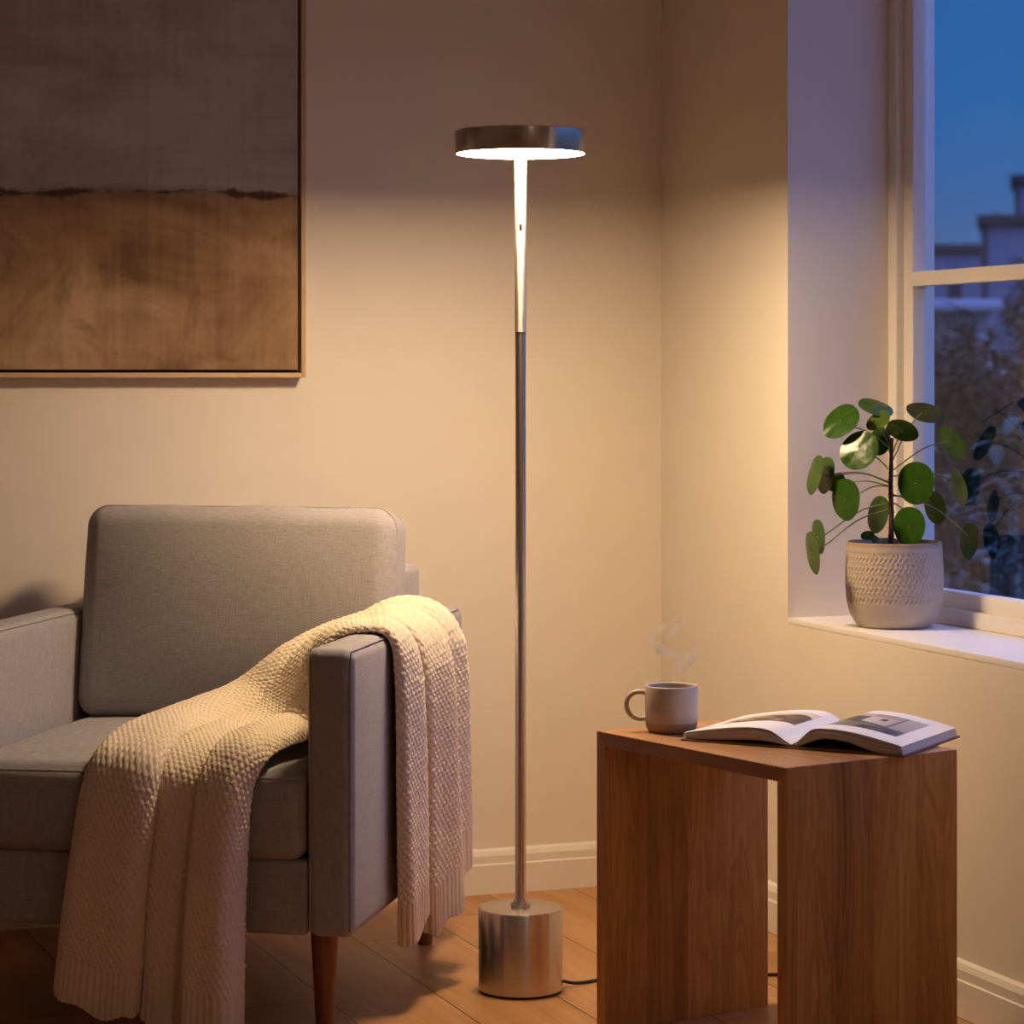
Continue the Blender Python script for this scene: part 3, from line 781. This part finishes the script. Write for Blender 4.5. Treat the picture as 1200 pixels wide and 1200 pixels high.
for (zx, zy, mj, mn, ang, sg, dy, ay, tip, kind) in LEAVES:
    c = pz(zx, zy, dy); s_ = (PY+dy)/PY*ZS
    a_ = mj*s_/2; ratio = min(.985, mn/mj)
    vd = (Vector((PX, PY, WZ0))+c-Vector((0, 0, EYE))).normalized(); vr = vd.cross(Vector((0, 0, 1))).normalized(); vu = vr.cross(vd)
    up_ = vr*math.sin(R(ang)) + vu*math.cos(R(ang))                 # long axis of the blade as seen from the room
    side_ = vr*math.cos(R(ang)) - vu*math.sin(R(ang))
    # blade normal: towards viewer with tilt so the minor axis foreshortens; tilt the face upward
    tl = math.sqrt(1-ratio**2); sd = (side_ if side_.x < 0 else -side_) if abs(side_.z) < .45 else (side_ if side_.z > 0 else -side_)
    n_ = (-vd*ratio + sd*tl*sg).normalized()
    xm = up_.cross(n_).normalized()
    Mx = Matrix((xm, up_, n_)).transposed().to_4x4(); Mx.translation = c
    lf = mk('leaf', leaf_mesh(a_*.97, a_, tip), (M_leaf, M_leafy)[kind], plant, sharp=50)
    lf.matrix_local = Mx
    # petiole in plant space, from the stem to the blade
    st_ = pz(494, ay, 0); st_.x += .0; tipv = c + n_*.0012
    mid = (st_*.5+c*.5) + Vector((0, 0, .10*(c-st_).length)) - n_*.012
    back = c - n_*.010
    pts = spline([st_, mid, back, tipv], 16)
    inv = Mx.inverted()
    mk('petiole', tube([inv @ Vector(p) for p in pts], [.0013]*13+[.0011]*3, 8), M_pet, lf)
sp = spline([pz(494, 712), pz(496, 600), pz(493, 480), pz(495, 400), pz(497, 310), pz(500, 285)], 60)
mk('stem', tube(sp, [(.0052-.0022*i/59)*(1+.22*(i % 4 == 0)) for i in range(60)], 12), M_stem, plant)

# ------------------------------------------------------------------ painting on the back wall
fa = .7946; fz = 1.066; PWD, PHT = 1.02, 1.12
pic = empty('wall_painting', W(fa, 0, fz), ROOM_ROT, 'large abstract painting in grey and rust brown hung above the armchair', 'painting')
def canvas():
    m, t, b = new_mat('painted_canvas')
    o = objco(t); s = N(t, 'SeparateXYZ'); L(t, o, s.inputs[0]); x, z = s.outputs[0], s.outputs[2]
    n1 = noise(t, objco(t, (1, 1, 1)), 4, 5, .6); n2 = noise(t, objco(t, (60, 1, 2.2)), 1, 4, .6); n3 = noise(t, objco(t, (3, 1, 40)), 1, 4, .6); n4 = noise(t, objco(t), 2.0, 3, .5, .8)
    n5 = noise(t, objco(t, (5, 1, 9)), 1.3, 4, .6, .5)
    n6 = noise(t, objco(t, (2.2, 1, 3.4)), 1.6, 6, .62, .9)
    strokes = math_(t, 'ADD', math_(t, 'MULTIPLY', n6, .62), math_(t, 'ADD', math_(t, 'MULTIPLY', n1, .16), math_(t, 'ADD', math_(t, 'MULTIPLY', n2, .13), math_(t, 'MULTIPLY', n3, .09))))
    topc = ramp(t, strokes, ((.38, (.33, .285, .262)), (.5, (.43, .375, .352)), (.62, (.53, .46, .43))))
    lowc = ramp(t, strokes, ((.38, (.15, .085, .048)), (.5, (.29, .178, .102)), (.62, (.44, .29, .175))))
    lowc = mixc(t, math_(t, 'MULTIPLY', ramp(t, n4, ((.45, (0, 0, 0)), (.62, (1, 1, 1)))), .5), lowc, (.37, .21, .115))
    n7 = noise(t, objco(t, (7, 1, 5)), 1.0, 5, .6, 1.2)
    lowc = mixc(t, math_(t, 'MULTIPLY', ramp(t, n7, ((.62, (0, 0, 0)), (.74, (1, 1, 1)))), .6), lowc, (.15, .085, .05))
    topc = mixc(t, math_(t, 'MULTIPLY', ramp(t, n7, ((.66, (0, 0, 0)), (.78, (1, 1, 1)))), .3), topc, (.28, .23, .20))
    hz = math_(t, 'ADD', math_(t, 'MULTIPLY_ADD', math_(t, 'SUBTRACT', n5, .5), .035, .365), math_(t, 'MULTIPLY', math_(t, 'SINE', math_(t, 'MULTIPLY', x, 7.0)), .006))
    k = N(t, 'MapRange'); k.inputs[1].default_value = -.012; k.inputs[2].default_value = .012; L(t, math_(t, 'SUBTRACT', z, hz), k.inputs[0])
    c = mixc(t, k.outputs[0], lowc, topc)
    # dark broken line where the two fields meet, heavier in places
    e = math_(t, 'ABSOLUTE', math_(t, 'SUBTRACT', z, math_(t, 'SUBTRACT', hz, .004)))
    wd = math_(t, 'MULTIPLY', ramp(t, noise(t, objco(t, (6, 1, 3)), 1.2, 4, .65), ((.40, (0, 0, 0)), (.66, (1, 1, 1)))), .016)
    e2 = N(t, 'MapRange'); e2.inputs[1].default_value = -.002; e2.inputs[2].default_value = .006; L(t, math_(t, 'SUBTRACT', wd, e), e2.inputs[0])
    c = mixc(t, math_(t, 'MULTIPLY', e2.outputs[0], .9), c, (.045, .025, .018))
    L(t, c, b.inputs['Base Color']); b.inputs['Roughness'].default_value = .85; b.inputs['Specular IOR Level'].default_value = .2
    wv = noise(t, objco(t), 500, 2); bump(t, b, math_(t, 'ADD', wv, math_(t, 'MULTIPLY', strokes, 3)), .25, .001)
    return m
ft = .0095
# room-local: x to the left, y out of the wall
mk('canvas', box(ft+.006, PWD-ft-.006, .006, .036, ft+.006, PHT-ft-.006), canvas(), pic, smooth=False)
mk('gap_shade_backing', box(ft-.001, PWD-ft+.001, .002, .012, ft-.001, PHT-ft+.001), M_dark, pic, smooth=False)  # near-black sheet stands in for the shade between canvas and frame
for nm, q in (('v', (0, ft, 0, .042, 0, PHT)), ('v', (PWD-ft, PWD, 0, .042, 0, PHT)), ('h', (ft, PWD-ft, 0, .042, 0, ft)), ('h', (ft, PWD-ft, 0, .042, PHT-ft, PHT))):
    mk('frame_bar', rbox(*q, r=.0008, nc=2), M_frame if nm == 'v' else M_frame_h, pic)

# ------------------------------------------------------------------ outside, seen through the window
def ray(px, Y): return (px-600)*Y/3050
def zz(py, Y): return EYE-(py-440)*Y/3050
gv = [W(-.30, -60, -.16), W(-.30, 30, -.16), W(-90, 30, -.16), W(-90, -60, -.16)]
g = mk('garden_ground', extrude(gv, lambda e, p: (p.x, p.y, -.16 if e else -.4)), plain('dark_lawn', (.03, .04, .02), .95, var=.4, scale=3), None, smooth=False)
struct(g, 'dark lawn outside the window at dusk', 'ground')
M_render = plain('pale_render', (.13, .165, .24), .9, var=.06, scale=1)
M_roofd = plain('dark_roof', (.03, .028, .035), .8)
M_wing = plain('dark_window', (.03, .03, .04), .15)
def house(px0, px1, py_top, Y, dep, label, wins, cornice=.12, chim=()):
    x0, x1 = ray(px0, Y), ray(px1, Y); h = zz(py_top, Y)+.16; an = R(-11.5)
    e = empty('house', ((x0+x1)/2+math.sin(-an)*dep/2, Y+dep/2*math.cos(an), -.16), an, label, 'house', 'houses beyond the garden')
    w = (x1-x0)/2
    wl = mk('wall', rbox(-w, w, -dep/2, dep/2, 0, h-.2, r=.03, nc=1), M_render, e)
    mk('roof', rbox(-w-cornice, w+cornice, -dep/2-cornice, dep/2+cornice, h-.24, h, r=.03, nc=2), M_roofd, e)
    mk('shaded_edge_strip', rbox(-w-.03, -w+.10, -dep/2-.05, -dep/2+.1, 0, h-.22, r=.02, nc=1), M_roofd, wl)  # dark strip that paints in the shaded left edge of the house
    for (wx, wy, ww, wh) in wins:
        mk('window', rbox(wx-ww/2, wx+ww/2, -dep/2-.06, -dep/2+.05, wy, wy+wh, r=.02, nc=1), M_wing, wl)
    for (cx_, cw, ch) in chim: mk('chimney', rbox(cx_-cw/2, cx_+cw/2, -cw/2, cw/2, h-.1, h+ch, r=.03, nc=1), M_roofd, e)
    return e
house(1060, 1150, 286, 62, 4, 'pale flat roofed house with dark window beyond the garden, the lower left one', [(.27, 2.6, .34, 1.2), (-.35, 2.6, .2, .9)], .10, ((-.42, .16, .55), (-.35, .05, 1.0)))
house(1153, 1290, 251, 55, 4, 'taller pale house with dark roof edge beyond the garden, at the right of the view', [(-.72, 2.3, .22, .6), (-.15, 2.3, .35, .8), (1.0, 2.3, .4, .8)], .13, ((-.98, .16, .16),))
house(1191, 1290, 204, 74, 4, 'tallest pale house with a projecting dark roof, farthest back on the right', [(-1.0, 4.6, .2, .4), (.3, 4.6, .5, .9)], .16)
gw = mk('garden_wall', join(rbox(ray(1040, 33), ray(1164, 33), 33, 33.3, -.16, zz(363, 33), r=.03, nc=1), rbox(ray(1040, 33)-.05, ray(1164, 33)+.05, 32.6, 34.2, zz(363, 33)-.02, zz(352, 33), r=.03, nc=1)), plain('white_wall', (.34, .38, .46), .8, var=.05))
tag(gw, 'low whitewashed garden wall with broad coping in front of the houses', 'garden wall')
M_bush = plain('shrub_leaf', (.006, .018, .014), .8, spec=.2, var=.5, scale=9)
M_bushp = plain('pale_shrub_leaf', (.02, .05, .045), .6, spec=.3, var=.4, scale=9)
M_twig = plain('twig', (.022, .016, .012), .9)
def lance(P0, d, n_, ln, wd):
    d = d.normalized(); s = d.cross(n_).normalized(); n2 = s.cross(d); V = []; F = []
    for i in range(7):
        t_ = i/6; w = wd*math.sin(math.pi*min(1, t_*.93+.05))**.7; c = P0+d*ln*t_-n2*ln*.35*t_*t_
        V += [tuple(c-s*w+n2*w*.25), tuple(c), tuple(c+s*w+n2*w*.25)]
    n = len(V)
    for i in range(6):
        for k in range(2): F.append((i*3+k, i*3+k+1, (i+1)*3+k+1, (i+1)*3+k))
    return V, F
def shrub(px, Y, ptop, wpx, label, nst, lnp, mat, seed, per=14):
    rs = random.Random(seed); x = ray(px, Y); h = zz(ptop, Y)+.16; wd = wpx*Y/3050
    e = empty('shrub', (x, Y, -.16), 0, label, 'shrub', 'shrubs outside the window')
    tw = []; lv = []
    for k in range(nst):
        a = rs.uniform(0, 6.283); rr = math.sqrt(rs.random())*wd*.5; hh = h*rs.uniform(.45, .97)
        p0 = Vector((rs.uniform(-.1, .1), rs.uniform(-.1, .1), 0)); p2 = Vector((rr*math.cos(a), rr*math.sin(a)*.7, hh)); p1 = p0.lerp(p2, .5)+Vector((0, 0, .1*hh))-Vector((p2.x, p2.y, 0))*.15
        ps = spline([p0, p1, p2], 16); tw.append(tube(ps, [.006*(1-.7*i/15) for i in range(16)], 5))
        for q in range(per):
            i = min(15, int(3+13*(q+1)/per)); p = Vector(ps[i]); az = rs.uniform(0, 6.283); el = rs.uniform(-.3, .9)
            d = Vector((math.cos(az)*math.cos(el), math.sin(az)*math.cos(el), math.sin(el)))
            lv.append(lance(p, d, Vector((0, 0, 1)) if abs(d.z) < .9 else Vector((1, 0, 0)), lnp*Y/3050*rs.uniform(.6, 1.2), lnp*Y/3050*.17*rs.uniform(.7, 1.3)))
    mk('stem', join(*tw), M_twig, e)
    f = mk('foliage', join(*lv), mat, e, sharp=0)
    s = f.modifiers.new('thickness', 'SOLIDIFY'); s.thickness = .0015
shrub(1098, 14.0, 372, 56, 'dark shrub with narrow leaves outside the window, next to the left jamb', 50, 24, M_bush, 1, 34)
shrub(1136, 15.5, 352, 60, 'dark bushy shrub in the middle of the lower window pane', 50, 24, M_bush, 2, 34)
shrub(1180, 9.5, 388, 60, 'shrub with long pale bluish leaves at the right of the lower window pane', 14, 42, M_bushp, 3, 7)
shrub(1212, 17.0, 272, 54, 'tallest dark shrub rising past the crossbar at the right edge', 50, 20, M_bush, 4, 34)
shrub(1112, 8.5, 440, 70, 'low shrub with long drooping leaves below the other shrubs', 14, 40, M_bushp, 5, 7)
shrub(1150, 12.5, 400, 110, 'broad dark shrub filling the lower window pane behind the pot plant', 70, 26, M_bush, 6, 34)
shrub(1120, 20.0, 362, 150, 'distant dark hedge plant in front of the low white garden wall', 90, 18, M_bush, 8, 34)
